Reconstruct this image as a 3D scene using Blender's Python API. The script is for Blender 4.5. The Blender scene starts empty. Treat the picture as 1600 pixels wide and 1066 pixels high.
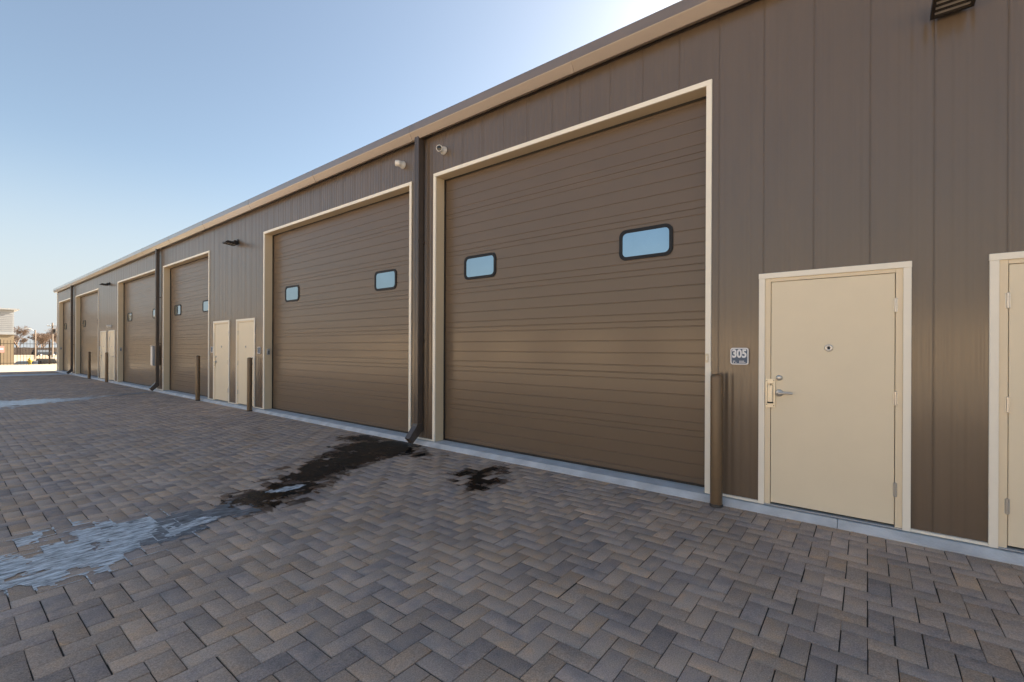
import bpy, math, random
import numpy as np
from mathutils import Vector, Matrix
S = bpy.context.scene
COL = S.collection
random.seed(7)
R = math.radians

# ---------------------------------------------------------------- camera
FPX = 711.0; YAW = 0.9081286688; ROLL = 0.004396
cd = bpy.data.cameras.new("camera")
cd.sensor_width = 36.0; cd.lens = FPX / 1600 * 36
cd.shift_y = 12 / 1600
cd.clip_start = 0.05; cd.clip_end = 3000
cam = bpy.data.objects.new("camera", cd); COL.objects.link(cam)
fw = Vector((math.sin(YAW), math.cos(YAW), 0)); rt = Vector((math.cos(YAW), -math.sin(YAW), 0)); up = Vector((0, 0, 1))
r2 = rt * math.cos(ROLL) + up * math.sin(ROLL); u2 = -rt * math.sin(ROLL) + up * math.cos(ROLL)
M = Matrix((r2, u2, -fw)).transposed().to_4x4(); M.translation = Vector((-4.9543, 0, 1.4867))
cam.matrix_world = M
S.camera = cam

# ---------------------------------------------------------------- light
SUN_EL = R(29); SUN_AZ = math.atan2(-0.12, 1.0)      # towards +x, behind the building
sdir = Vector((math.cos(SUN_EL) * math.cos(SUN_AZ), math.cos(SUN_EL) * math.sin(SUN_AZ), math.sin(SUN_EL)))
w = bpy.data.worlds.new("World"); S.world = w; w.use_nodes = True
nt = w.node_tree; bg = nt.nodes["Background"]
sky = nt.nodes.new("ShaderNodeTexSky"); sky.sky_type = 'NISHITA'; sky.sun_disc = False
sky.sun_elevation = SUN_EL; sky.sun_rotation = math.pi / 2 - SUN_AZ
sky.altitude = 200; sky.air_density = 1.0; sky.dust_density = 1.7; sky.ozone_density = 0.6
hsv = nt.nodes.new("ShaderNodeHueSaturation"); hsv.inputs["Saturation"].default_value = 1.0      # pale, slightly hazy winter sky
nt.links.new(sky.outputs[0], hsv.inputs["Color"]); hz = nt.nodes.new("ShaderNodeMix"); hz.data_type = 'RGBA'; hz.inputs[0].default_value = 0.08; hz.inputs[7].default_value = (3.2, 2.9, 3.0, 1)
nt.links.new(hsv.outputs[0], hz.inputs[6]); tn = nt.nodes.new("ShaderNodeMix"); tn.data_type = 'RGBA'; tn.blend_type = 'MULTIPLY'; tn.inputs[0].default_value = 1.0; tn.inputs[7].default_value = (0.72, 0.73, 0.69, 1)
nt.links.new(hz.outputs[2], tn.inputs[6]); tcw = nt.nodes.new("ShaderNodeTexCoord"); sxyz = nt.nodes.new("ShaderNodeSeparateXYZ"); nt.links.new(tcw.outputs["Generated"], sxyz.inputs[0])
mrw = nt.nodes.new("ShaderNodeMapRange"); mrw.interpolation_type = 'SMOOTHSTEP'      # pale haze lying low on the horizon
for k_, v_ in ((1, 0.02), (2, 0.34), (3, 0.85), (4, 0.0)): mrw.inputs[k_].default_value = v_
nt.links.new(sxyz.outputs[2], mrw.inputs[0])
lh = nt.nodes.new("ShaderNodeMix"); lh.data_type = 'RGBA'; lh.inputs[7].default_value = (2.30, 2.45, 2.58, 1)
nt.links.new(mrw.outputs[0], lh.inputs[0]); nt.links.new(tn.outputs[2], lh.inputs[6]); nt.links.new(lh.outputs[2], bg.inputs[0]); bg.inputs[1].default_value = 0.05
ld = bpy.data.lights.new("sun", 'SUN'); ld.energy = 5.0; ld.angle = R(0.5); ld.color = (1.0, 0.89, 0.73)
lo = bpy.data.objects.new("sun", ld); COL.objects.link(lo)
lo.rotation_euler = sdir.to_track_quat('Z', 'Y').to_euler()
S.view_settings.view_transform = 'Standard'; S.view_settings.look = 'None'
S.view_settings.gamma = 1.0; S.view_settings.exposure = 2.66
S.cycles.max_bounces = 8

# ---------------------------------------------------------------- helpers
def mat(name, col, rough=0.6, metal=0.0, var=0.0, vscale=8.0, bump=0.0, bscale=60.0, spec=0.5, stretch=(1, 1, 1), rvar=0.0, coat=0.0):
    m = bpy.data.materials.new(name); m.use_nodes = True
    n = m.node_tree.nodes; l = m.node_tree.links; b = n["Principled BSDF"]
    b.inputs["Base Color"].default_value = (*col, 1); b.inputs["Roughness"].default_value = rough
    b.inputs["Metallic"].default_value = metal; b.inputs["Specular IOR Level"].default_value = spec
    if coat:
        b.inputs["Coat Weight"].default_value = coat; b.inputs["Coat Roughness"].default_value = 0.14
    tc = n.new("ShaderNodeTexCoord"); mp = n.new("ShaderNodeMapping"); mp.inputs["Scale"].default_value = stretch
    l.new(tc.outputs["Object"], mp.inputs["Vector"])
    if var or rvar:
        t = n.new("ShaderNodeTexNoise"); t.inputs["Scale"].default_value = vscale; t.inputs["Detail"].default_value = 6
        l.new(mp.outputs[0], t.inputs["Vector"])
        if var:
            mx = n.new("ShaderNodeMix"); mx.data_type = 'RGBA'
            mx.inputs[6].default_value = (*[c * (1 - var) for c in col], 1); mx.inputs[7].default_value = (*[min(1, c * (1 + var)) for c in col], 1)
            l.new(t.outputs[0], mx.inputs[0]); l.new(mx.outputs[2], b.inputs["Base Color"])
        if rvar:
            mr = n.new("ShaderNodeMapRange"); mr.inputs[3].default_value = rough - rvar; mr.inputs[4].default_value = rough + rvar
            l.new(t.outputs[0], mr.inputs[0]); l.new(mr.outputs[0], b.inputs["Roughness"])
    if bump:
        t2 = n.new("ShaderNodeTexNoise"); t2.inputs["Scale"].default_value = bscale; t2.inputs["Detail"].default_value = 3
        l.new(mp.outputs[0], t2.inputs["Vector"])
        bp = n.new("ShaderNodeBump"); bp.inputs["Strength"].default_value = 1.0; bp.inputs["Distance"].default_value = bump
        l.new(t2.outputs[0], bp.inputs["Height"]); l.new(bp.outputs[0], b.inputs["Normal"])
    return m

BROWN = (0.124, 0.090, 0.062)
MT = dict(
    siding=mat("brown siding", BROWN, 0.34, var=0.08, vscale=3, bump=0.0016, bscale=2.5, stretch=(1, 1.6, 0.35), spec=0.5, rvar=0.05, coat=0.40),
    doorpanel=mat("brown door panel", (0.128, 0.090, 0.059), 0.38, var=0.07, vscale=2.5, bump=0.0012, bscale=3, stretch=(1, .5, 1.2), spec=0.45, rvar=0.05, coat=0.25),
    gutter=mat("brown gutter", (0.165, 0.124, 0.090), 0.28, var=0.10, vscale=5, spec=0.8, coat=1.0, stretch=(1, .3, 1), bump=0.0008, bscale=6),
    dspout=mat("dark brown downspout", (0.075, 0.058, 0.048), 0.30, var=0.08, spec=0.6, bump=0.0006, bscale=8),
    bollard=mat("brown painted steel", (0.14, 0.090, 0.048), 0.33, var=0.12, vscale=14, spec=0.5, bump=0.0004, bscale=40),
    cream=mat("cream painted steel", (0.76, 0.645, 0.465), 0.42, var=0.04, vscale=5, spec=0.4, bump=0.0004, bscale=12),
    jamb=mat("bounce tinted cream jamb", (0.66, 0.545, 0.375), 0.42, var=0.05, vscale=3, spec=0.4, bump=0.0005, bscale=6),  # trim's cream paint again, with shade and warm ground bounce in its colour
    creamdoor=mat("cream door paint", (0.76, 0.665, 0.495), 0.45, var=0.035, vscale=4, spec=0.4, bump=0.0006, bscale=5),
    trimwhite=mat("cream trim", (0.84, 0.79, 0.68), 0.42, var=0.05, vscale=6, spec=0.4, bump=0.0004, bscale=14),
    dark=mat("black rubber", (0.015, 0.014, 0.013), 0.6),
    blackpl=mat("black plastic frame", (0.012, 0.014, 0.018), 0.5, spec=0.25),
    glass=mat("coated glass", (0.31, 0.38, 0.42), 0.05, metal=1.0, var=0.12, vscale=3, rvar=0.03, bump=0.0008, bscale=3),
    chrome=mat("satin nickel", (0.55, 0.53, 0.49), 0.32, metal=0.65, var=0.05),
    brass=mat("pale brass plate", (0.78, 0.70, 0.54), 0.4, metal=0.35, var=0.08, vscale=20),
    whitepl=mat("white plastic", (0.72, 0.70, 0.66), 0.4, var=0.04),
    lens=mat("dark camera lens", (0.012, 0.012, 0.014), 0.08),
    bronze=mat("dark bronze casting", (0.022, 0.018, 0.016), 0.4, var=0.15, vscale=30),
    led=mat("lamp lens plastic", (0.55, 0.50, 0.42), 0.3),
    signblue=mat("blue sign face", (0.045, 0.085, 0.15), 0.4, var=0.05),
    signwhite=mat("white sign lettering", (0.75, 0.76, 0.78), 0.45),
    greybox=mat("grey enclosure", (0.40, 0.41, 0.42), 0.45, var=0.05),
    kerb=mat("pale concrete", (0.52, 0.54, 0.56), 0.8, var=0.42, vscale=4.5, bump=0.004, bscale=70),
    slab=mat("sunlit concrete", (0.56, 0.465, 0.345), 0.85, var=0.14, vscale=0.6, bump=0.002, bscale=30),
    apron=mat("glare darkened tan concrete", (0.30, 0.25, 0.185), 0.9, var=0.2, vscale=0.8, bump=0.003, bscale=20),  # same concrete as the yard, colour darkened against the glare of the sun
    storetan=mat("tan block wall", (0.30, 0.235, 0.155), 0.85, var=0.08, vscale=1.2),
    storewhite=mat("pale metal siding", (0.40, 0.41, 0.42), 0.5, var=0.05),
    ground=mat("dry ground", (0.27, 0.215, 0.15), 0.95, var=0.18, vscale=0.15, bump=0.02, bscale=4),
    sand=mat("joint sand", (0.045, 0.036, 0.028), 0.95, var=0.3, vscale=30),
    roofm=mat("roof metal", (0.25, 0.25, 0.25), 0.5, var=0.1),
    iron=mat("dark iron", (0.035, 0.022, 0.016), 0.55, var=0.2),
    tanwall=mat("tan stucco", (0.56, 0.44, 0.30), 0.85, var=0.08, vscale=1.2, bump=0.003, bscale=20),
    whitewall=mat("pale metal siding", (0.62, 0.62, 0.62), 0.5, var=0.05),
    wood=mat("dark wood boards", (0.06, 0.045, 0.04), 0.9, var=0.3, vscale=3),
    bark=mat("grey brown bark", (0.09, 0.068, 0.052), 0.95, var=0.3),
    twig=mat("bare twigs", (0.19, 0.135, 0.10), 0.95, var=0.25, vscale=2),
    pole=mat("weathered pole", (0.16, 0.125, 0.10), 0.8, var=0.2),
    galv=mat("grey metal", (0.35, 0.35, 0.35), 0.5),
    yellow=mat("yellow paint", (0.55, 0.42, 0.05), 0.5, var=0.1),
    tyre=mat("tyre rubber", (0.02, 0.02, 0.02), 0.8),
    carglass=mat("car glass", (0.03, 0.04, 0.055), 0.5, spec=0.1),
    carblue=mat("dark blue car paint", (0.008, 0.012, 0.018), 0.7, spec=0.1),
    cargrey=mat("dark grey car paint", (0.05, 0.055, 0.065), 0.25, coat=0.6),
    carsilver=mat("silver car paint", (0.42, 0.43, 0.45), 0.3, metal=0.4, coat=0.5),
    pink=mat("pink sign", (0.62, 0.30, 0.27), 0.5),
    lampred=mat("red tail lamp", (0.3, 0.02, 0.02), 0.3),
)

class MB:
    def __init__(s): s.v = []; s.f = []; s.sm = []
    def add(s, vs, fs, smooth=False):
        o = len(s.v); s.v += [tuple(q) for q in vs]; s.f += [tuple(i + o for i in f) for f in fs]; s.sm += [smooth] * len(fs)
    def box(s, x0, x1, y0, y1, z0, z1, bev=0.0):
        if x0 > x1: x0, x1 = x1, x0
        if y0 > y1: y0, y1 = y1, y0
        if bev <= 0:
            s.add([(x0, y0, z0), (x1, y0, z0), (x1, y1, z0), (x0, y1, z0), (x0, y0, z1), (x1, y0, z1), (x1, y1, z1), (x0, y1, z1)],
                  [(0, 3, 2, 1), (4, 5, 6, 7), (0, 1, 5, 4), (1, 2, 6, 5), (2, 3, 7, 6), (3, 0, 4, 7)]); return
        b = min(bev, (x1 - x0) * .45, (y1 - y0) * .45, (z1 - z0) * .45)
        vs = []; idx = {}
        for i, (X, sx) in enumerate(((x0, 1), (x1, -1))):
            for j, (Y, sy) in enumerate(((y0, 1), (y1, -1))):
                for k, (Z, sz) in enumerate(((z0, 1), (z1, -1))):
                    for a in range(3):
                        p = [X + sx * b, Y + sy * b, Z + sz * b]; p[a] = (X, Y, Z)[a]
                        idx[i, j, k, a] = len(vs); vs.append(p)
        fs = []
        for a in range(3):
            for e in (0, 1):
                o = [q for q in range(3) if q != a]
                loop = []
                for (p, q) in ((0, 0), (1, 0), (1, 1), (0, 1)):
                    c = [0, 0, 0]; c[a] = e; c[o[0]] = p; c[o[1]] = q; loop.append(idx[(*c, a)])
                fs.append(loop)
        for a in range(3):       # edges along axis a
            o = [q for q in range(3) if q != a]
            for p in (0, 1):
                for q in (0, 1):
                    c0 = [0, 0, 0]; c1 = [0, 0, 0]; c0[o[0]] = c1[o[0]] = p; c0[o[1]] = c1[o[1]] = q; c1[a] = 1
                    fs.append([idx[(*c0, o[0])], idx[(*c1, o[0])], idx[(*c1, o[1])], idx[(*c0, o[1])]])
        for i in (0, 1):
            for j in (0, 1):
                for k in (0, 1): fs.append([idx[i, j, k, 0], idx[i, j, k, 1], idx[i, j, k, 2]])
        s.add(vs, fs)
    def tube(s, p0, p1, r0, r1=None, n=12, caps=True, smooth=True):
        r1 = r0 if r1 is None else r1
        p0 = Vector(p0); p1 = Vector(p1); d = (p1 - p0)
        if d.length < 1e-9: return
        d.normalize(); a = d.orthogonal().normalized(); b = d.cross(a)
        vs = []
        for p, r in ((p0, r0), (p1, r1)):
            for i in range(n):
                t = 2 * math.pi * i / n; vs.append(p + a * (r * math.cos(t)) + b * (r * math.sin(t)))
        s.add(vs, [(i, (i + 1) % n, n + (i + 1) % n, n + i) for i in range(n)], smooth)
        if caps: s.add(vs, [tuple(range(n))[::-1], tuple(range(n, 2 * n))])
    def lathe(s, prof, origin, axis=(0, 0, 1), n=24, smooth=True):
        d = Vector(axis).normalized(); a = d.orthogonal().normalized(); b = d.cross(a); o = Vector(origin)
        vs = []
        for (r, h) in prof:
            for i in range(n):
                t = 2 * math.pi * i / n; vs.append(o + d * h + a * (r * math.cos(t)) + b * (r * math.sin(t)))
        fs = []
        for k in range(len(prof) - 1):
            for i in range(n): fs.append((k * n + i, k * n + (i + 1) % n, (k + 1) * n + (i + 1) % n, (k + 1) * n + i))
        s.add(vs, fs, smooth)
    def prism(s, prof, axis, a0, a1):
        """closed profile extruded along 'x','y' or 'z'; profile gives the other two coordinates in order"""
        n = len(prof); vs = []
        for a in (a0, a1):
            for (p, q) in prof:
                vs.append((a, p, q) if axis == 'x' else (p, a, q) if axis == 'y' else (p, q, a))
        s.add(vs, [(i, (i + 1) % n, n + (i + 1) % n, n + i) for i in range(n)] + [tuple(range(n))[::-1], tuple(range(n, 2 * n))])
    def build(s, name, material, parent=None, recalc=True, loc=None):
        me = bpy.data.meshes.new(name)
        v = s.v
        if loc is not None: v = [(a - loc[0], b - loc[1], c - loc[2]) for a, b, c in v]
        me.from_pydata(v, [], s.f); me.polygons.foreach_set("use_smooth", s.sm)
        if recalc:
            import bmesh
            bm = bmesh.new(); bm.from_mesh(me); bmesh.ops.recalc_face_normals(bm, faces=bm.faces); bm.to_mesh(me); bm.free()
        me.materials.append(material); me.update()
        o = bpy.data.objects.new(name, me); COL.objects.link(o)
        if parent: o.parent = parent
        if loc is not None: o.location = loc
        return o

def tag(o, label=None, cat=None, group=None, kind=None):
    if label: o["label"] = label
    if cat: o["category"] = cat
    if group: o["group"] = group
    if kind: o["kind"] = kind
    return o
def empty(name, loc=(0, 0, 0), rz=0.0):
    o = bpy.data.objects.new(name, None); COL.objects.link(o); o.location = loc; o.rotation_euler.z = rz
    o.empty_display_size = 0.2
    return o
def copy_tree(o, parent=None):
    c = o.copy(); COL.objects.link(c); c.parent = parent
    for ch in o.children: copy_tree(ch, c)
    return c
def rrect(cy, cz, w, h, r, n=6):
    pts = []
    for (sx, sy, a0) in ((1, 1, 0), (-1, 1, 90), (-1, -1, 180), (1, -1, 270)):
        for i in range(n + 1):
            t = R(a0 + 90 * i / n); pts.append((cy + sx * (w / 2 - r) + r * math.cos(t), cz + sy * (h / 2 - r) + r * math.sin(t)))
    return pts
def ring(mb, outer, inner, x0, x1):
    """frame between two equal-length loops in the y-z plane"""
    n = len(outer)
    vs = [(x0, *p) for p in outer] + [(x0, *p) for p in inner] + [(x1, *p) for p in outer] + [(x1, *p) for p in inner]
    fs = []
    for i in range(n):
        j = (i + 1) % n
        fs += [(i, j, n + j, n + i), (2 * n + i, 2 * n + j, 3 * n + j, 3 * n + i), (i, j, 2 * n + j, 2 * n + i), (n + i, n + j, 3 * n + j, 3 * n + i)]
    mb.add(vs, fs)

# ---------------------------------------------------------------- layout (facade is the plane x = 0, z = 0 is the kerb top)
GZ = -0.065                                   # paving level
Y_END, Y_START = 40.2, -12.0
BIG = [(1.269, 5.475), (6.009, 11.48), (14.929, 19.135), (19.793, 25.264), (28.844, 34.315), (35.38, 39.586)]   # outer trim
SMALL = [(-0.286, 0.829, 'near_right'), (-1.846, -0.731, 'x'), (11.93, 13.045, 'x'), (13.485, 14.60, 'x'), (25.72, 26.835, 'x'), (27.275, 28.39, 'x')]
HBIG, HSM = 4.2755, 2.22

# ---------------------------------------------------------------- ground
def strip_mesh(name, xs, ys, zf, material, label):
    mb = MB(); vs = [(x, y, zf(x, y)) for y in ys for x in xs]; nx = len(xs)
    fs = [(j * nx + i, j * nx + i + 1, (j + 1) * nx + i + 1, (j + 1) * nx + i) for j in range(len(ys) - 1) for i in range(nx - 1)]
    mb.add(vs, fs, True); return tag(mb.build(name, material, recalc=False), label, kind='structure')
def terr(x, y):
    if y < 58: return -0.12
    if y < 60: return -0.12 - (y - 58) / 2 * 1.44
    if y < 85: return -1.56
    if y < 190: return -1.56 + (y - 85) / 105 * 0.51
    return -1.05
strip_mesh("ground", [-1500, -300, -100, -40, 0, 40, 100, 300, 1500], [-1500, -300, -100, -40, 0, 40, 57.5, 58, 60, 70, 85, 110, 150, 190, 260, 400, 1500], terr, MT['ground'], "dry tan ground running out to the horizon")
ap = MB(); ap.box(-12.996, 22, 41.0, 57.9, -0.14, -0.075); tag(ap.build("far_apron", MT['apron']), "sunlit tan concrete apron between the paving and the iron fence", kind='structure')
sl = MB(); sl.box(-60, -13.0, -60, 57.9, -0.14, -0.075)
tag(sl.build("concrete_yard", MT['slab']), "sunlit pale concrete yard beside the brick paving", kind='structure')

# paving: every paver is modelled, herringbone of 118 x 236 mm
def paving():
    W = 0.1175; gap = 0.0027; rng = np.random.default_rng(3)
    x_hi = 0.05; y_lo = -7.0; y_hi = 41.0
    NI, NJ = 110, int((41.0 - y_lo) / W)
    I, J = np.meshgrid(np.arange(NI), np.arange(NJ), indexing='ij')
    k = (I - J) % 4
    h = k == 0; v = k == 3
    def rects(m, dx, dy):
        i = I[m]; j = J[m]
        return np.stack([x_hi - (i + dx) * W, x_hi - i * W, y_hi - (j + dy) * W, y_hi - j * W], 1)
    rc = np.concatenate([rects(h, 2, 1), rects(v, 1, 2)]); n = len(rc)
    jit = rng.normal(0, 0.0011, (n, 2))
    x0 = rc[:, 0] + gap + jit[:, 0]; x1 = rc[:, 1] - gap + jit[:, 0]; y0 = rc[:, 2] + gap + jit[:, 1]; y1 = rc[:, 3] - gap + jit[:, 1]
    z = GZ + rng.normal(0, 0.0009, n) + 0.0022 * np.sin(rc[:, 0] * 1.1 + 1) * np.sin(rc[:, 2] * 0.8)
    tx = rng.normal(0, 0.006, n); ty = rng.normal(0, 0.006, n); cx = (x0 + x1) / 2; cy = (y0 + y1) / 2
    b = 0.0028
    V = np.zeros((n, 12, 3))
    for q, (xx, yy) in enumerate(((x0, y0), (x1, y0), (x1, y1), (x0, y1))):
        sx = 1 if q in (0, 3) else -1; sy = 1 if q in (0, 1) else -1
        V[:, q, 0] = xx + sx * b; V[:, q, 1] = yy + sy * b; V[:, q, 2] = z + tx * (xx - cx) + ty * (yy - cy)
        V[:, 4 + q, 0] = xx; V[:, 4 + q, 1] = yy; V[:, 4 + q, 2] = V[:, q, 2] - 0.0022
        V[:, 8 + q, 0] = xx; V[:, 8 + q, 1] = yy; V[:, 8 + q, 2] = z - 0.03
    F = [(0, 1, 2, 3)]
    for q in range(4):
        r = (q + 1) % 4
        F += [(4 + q, 4 + r, r, q), (8 + q, 8 + r, 4 + r, 4 + q)]
    F = np.array(F)
    faces = (F[None] + (np.arange(n) * 12)[:, None, None]).reshape(-1, 4)
    me = bpy.data.meshes.new("paving"); me.vertices.add(n * 12); me.vertices.foreach_set("co", V.reshape(-1))
    nf = len(faces); me.loops.add(nf * 4); me.loops.foreach_set("vertex_index", faces.reshape(-1).astype(np.int32))
    me.polygons.add(nf); me.polygons.foreach_set("loop_start", (np.arange(nf) * 4).astype(np.int32)); me.polygons.foreach_set("loop_total", np.full(nf, 4, np.int32))
    me.update(calc_edges=True)
    at = me.attributes.new("tone", 'FLOAT_COLOR', 'POINT')
    c = np.ones((n, 12, 4)); rr = rng.random((n, 3)); c[:, :, :3] = rr[:, None, :]
    at.data.foreach_set("color", c.reshape(-1))
    m = bpy.data.materials.new("concrete pavers"); m.use_nodes = True
    N = m.node_tree.nodes; L = m.node_tree.links; bs = N["Principled BSDF"]
    a = N.new("ShaderNodeAttribute"); a.attribute_name = "tone"; sp = N.new("ShaderNodeSeparateColor"); L.new(a.outputs["Color"], sp.inputs[0])
    tc = N.new("ShaderNodeTexCoord")
    big = N.new("ShaderNodeTexNoise"); big.inputs["Scale"].default_value = 1.6; big.inputs["Detail"].default_value = 4; L.new(tc.outputs["Object"], big.inputs["Vector"])
    mid = N.new("ShaderNodeTexNoise"); mid.inputs["Scale"].default_value = 11; mid.inputs["Detail"].default_value = 5; L.new(tc.outputs["Object"], mid.inputs["Vector"])
    fine = N.new("ShaderNodeTexNoise"); fine.inputs["Scale"].default_value = 150; fine.inputs["Detail"].default_value = 3; L.new(tc.outputs["Object"], fine.inputs["Vector"])
    def math_(op, x, y):
        q = N.new("ShaderNodeMath"); q.operation = op
        for s_, val in ((0, x), (1, y)):
            if isinstance(val, (int, float)): q.inputs[s_].default_value = val
            else: L.new(val, q.inputs[s_])
        return q.outputs[0]
    # palette position = paver random blended with a blotch that runs inside the paver
    fac = math_('ADD', math_('ADD', 0.06, math_('MULTIPLY', sp.outputs[0], 0.54)), math_('MULTIPLY', math_('SUBTRACT', mid.outputs[0], 0.34), 1.1))
    cr = N.new("ShaderNodeValToRGB"); L.new(fac, cr.inputs[0]); e = cr.color_ramp.elements
    e[0].position = 0.02; e[0].color = (0.290, 0.245, 0.220, 1)
    e[1].position = 1.0; e[1].color = (0.55, 0.375, 0.235, 1)
    for p_, c_ in ((0.22, (0.372, 0.298, 0.262)), (0.45, (0.445, 0.342, 0.275)), (0.65, (0.475, 0.355, 0.272)), (0.85, (0.52, 0.362, 0.252))):
        q = cr.color_ramp.elements.new(p_); q.color = (*c_, 1)
    val = math_('ADD', math_('MULTIPLY', sp.outputs[1], 0.26), math_('ADD', math_('MULTIPLY', big.outputs[0], 0.60), math_('MULTIPLY', fine.outputs[0], 1.35)))
    val = math_('ADD', val, -0.14)
    hs = N.new("ShaderNodeHueSaturation"); L.new(cr.outputs[0], hs.inputs["Color"]); L.new(val, hs.inputs["Value"]); L.new(hs.outputs[0], bs.inputs["Base Color"])
    bs.inputs["Roughness"].default_value = 0.85; bs.inputs["Specular IOR Level"].default_value = 0.3
    bp = N.new("ShaderNodeBump"); bp.inputs["Distance"].default_value = 0.0035; L.new(fine.outputs[0], bp.inputs["Height"]); L.new(bp.outputs[0], bs.inputs["Normal"])
    me.materials.append(m)
    o = bpy.data.objects.new("paving", me); COL.objects.link(o); tag(o, "brown and slate herringbone block paving in the yard", kind='structure')
    # joint sand just below the paver tops
    s_ = MB(); s_.add([(-13.0, y_lo - .1, GZ - 0.0078), (0.05, y_lo - .1, GZ - 0.0078), (0.05, 41.0, GZ - 0.0078), (-13.0, 41.0, GZ - 0.0078)], [(0, 1, 2, 3)])
    tag(s_.build("paving_bed", MT['sand'], recalc=False), "dark sand in the joints of the paving", kind='structure')
    return W, x_hi, y_hi
PW, PX, PY = paving()

# water and ice lying on the pavers: fine cells kept where a shape function (outline + paver edges + noise) is inside
def value_noise(x, y, s, seed):
    rng = np.random.default_rng(seed); T = rng.random((64, 64))
    X = x / s; Y = y / s; i = np.floor(X).astype(int); j = np.floor(Y).astype(int); fx = X - i; fy = Y - j
    fx = fx * fx * (3 - 2 * fx); fy = fy * fy * (3 - 2 * fy)
    g = lambda a, b: T[a % 64, b % 64]
    return (g(i, j) * (1 - fx) * (1 - fy) + g(i + 1, j) * fx * (1 - fy) + g(i, j + 1) * (1 - fx) * fy + g(i + 1, j + 1) * fx * fy) - 0.5
def sdf(px, py, poly):
    d = np.full(px.shape, 1e9); inside = np.zeros(px.shape, bool); n = len(poly)
    for a in range(n):
        x0, y0 = poly[a]; x1, y1 = poly[(a + 1) % n]; ex, ey = x1 - x0, y1 - y0
        t = np.clip(((px - x0) * ex + (py - y0) * ey) / (ex * ex + ey * ey + 1e-12), 0, 1)
        d = np.minimum(d, np.hypot(px - x0 - t * ex, py - y0 - t * ey))
        c = ((y0 > py) != (y1 > py)); xi = x0 + (py - y0) * ex / (ey if abs(ey) > 1e-12 else 1e-12)
        inside ^= c & (px < xi)
    return np.where(inside, -d, d)
def sheet(name, poly, cell, material, z, label, amp_p=0.05, amp_n=0.06, joint=0.05, grow=0.0, holes=0.0, seed=1):
    P = np.array(poly); x = np.arange(P[:, 0].min() - .3, P[:, 0].max() + .3, cell); y = np.arange(P[:, 1].min() - .3, P[:, 1].max() + .3, cell)
    X, Y = np.meshgrid(x, y, indexing='ij')
    d = sdf(X, Y, poly)
    u = (PX - X) / PW; v = (PY - Y) / PW; i = np.floor(u).astype(int); j = np.floor(v).astype(int); k = (i - j) % 4
    bi = np.where(k == 1, i - 1, i); bj = np.where(k == 2, j - 1, j)
    hor = (k == 0) | (k == 1)
    rng = np.random.default_rng(seed); T = rng.random((97, 89)); pr = T[bi % 97, bj % 89] - 0.5
    lx = u - bi; ly = v - bj; wx = np.where(hor, 2, 1); wy = np.where(hor, 1, 2)
    e = np.minimum(np.minimum(lx, wx - lx), np.minimum(ly, wy - ly)) * PW
    nz = value_noise(X, Y, 0.16, seed) + 0.6 * value_noise(X, Y, 0.05, seed + 1) + 0.3 * value_noise(X, Y, 0.02, seed + 2)
    F = d - grow + pr * 2 * amp_p + nz * amp_n - joint * np.exp(-(e / 0.006) ** 2)
    if holes: F = np.where(nz + pr * 0.8 > 0.75 - holes, 1, F)
    F = np.where(X > -0.075, 1, F)
    keep = F < 0
    ii, jj = np.nonzero(keep); idx = -np.ones((len(x) + 1, len(y) + 1), int)
    used = np.zeros_like(idx, bool)
    for a in (0, 1):
        for b in (0, 1): used[ii + a, jj + b] = True
    ui, uj = np.nonzero(used); idx[ui, uj] = np.arange(len(ui))
    und = 0.0022 * np.sin((x[0] + ui * cell) * 1.1 + 1) * np.sin((y[0] + uj * cell) * 0.8)
    vs = np.stack([x[0] + (ui - .5) * cell, y[0] + (uj - .5) * cell, z + und], 1)
    fs = np.stack([idx[ii, jj], idx[ii + 1, jj], idx[ii + 1, jj + 1], idx[ii, jj + 1]], 1)
    me = bpy.data.meshes.new(name); me.from_pydata(vs.tolist(), [], fs.tolist()); me.polygons.foreach_set("use_smooth", [True] * len(fs))
    me.materials.append(material); me.update()
    o = bpy.data.objects.new(name, me); COL.objects.link(o); tag(o, label, kind='stuff'); o["category"] = "ice" if "ice" in name else "puddle"
    return o
def wetmat(name, cols, rough, scale, stretch, rot=0.0, bump=0.001, pos=(0.35, 0.65)):
    m = bpy.data.materials.new(name); m.use_nodes = True; N = m.node_tree.nodes; L = m.node_tree.links; b = N["Principled BSDF"]
    tc = N.new("ShaderNodeTexCoord"); mp = N.new("ShaderNodeMapping"); mp.inputs["Rotation"].default_value = (0, 0, rot); mp.inputs["Scale"].default_value = stretch
    L.new(tc.outputs["Object"], mp.inputs[0]); t = N.new("ShaderNodeTexNoise"); t.inputs["Scale"].default_value = scale; t.inputs["Detail"].default_value = 7; t.inputs["Roughness"].default_value = 0.65
    L.new(mp.outputs[0], t.inputs["Vector"]); cr = N.new("ShaderNodeValToRGB"); L.new(t.outputs[0], cr.inputs[0])
    e = cr.color_ramp.elements; e[0].position = pos[0]; e[0].color = (*cols[0], 1); e[1].position = pos[1]; e[1].color = (*cols[-1], 1)
    for q, c in enumerate(cols[1:-1]):
        z_ = e.new(pos[0] + (pos[1] - pos[0]) * (q + 1) / (len(cols) - 1)); z_.color = (*c, 1)
    L.new(cr.outputs[0], b.inputs["Base Color"]); b.inputs["Roughness"].default_value = rough
    bp = N.new("ShaderNodeBump"); bp.inputs["Distance"].default_value = bump; L.new(t.outputs[0], bp.inputs["Height"]); L.new(bp.outputs[0], b.inputs["Normal"])
    return m
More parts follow.
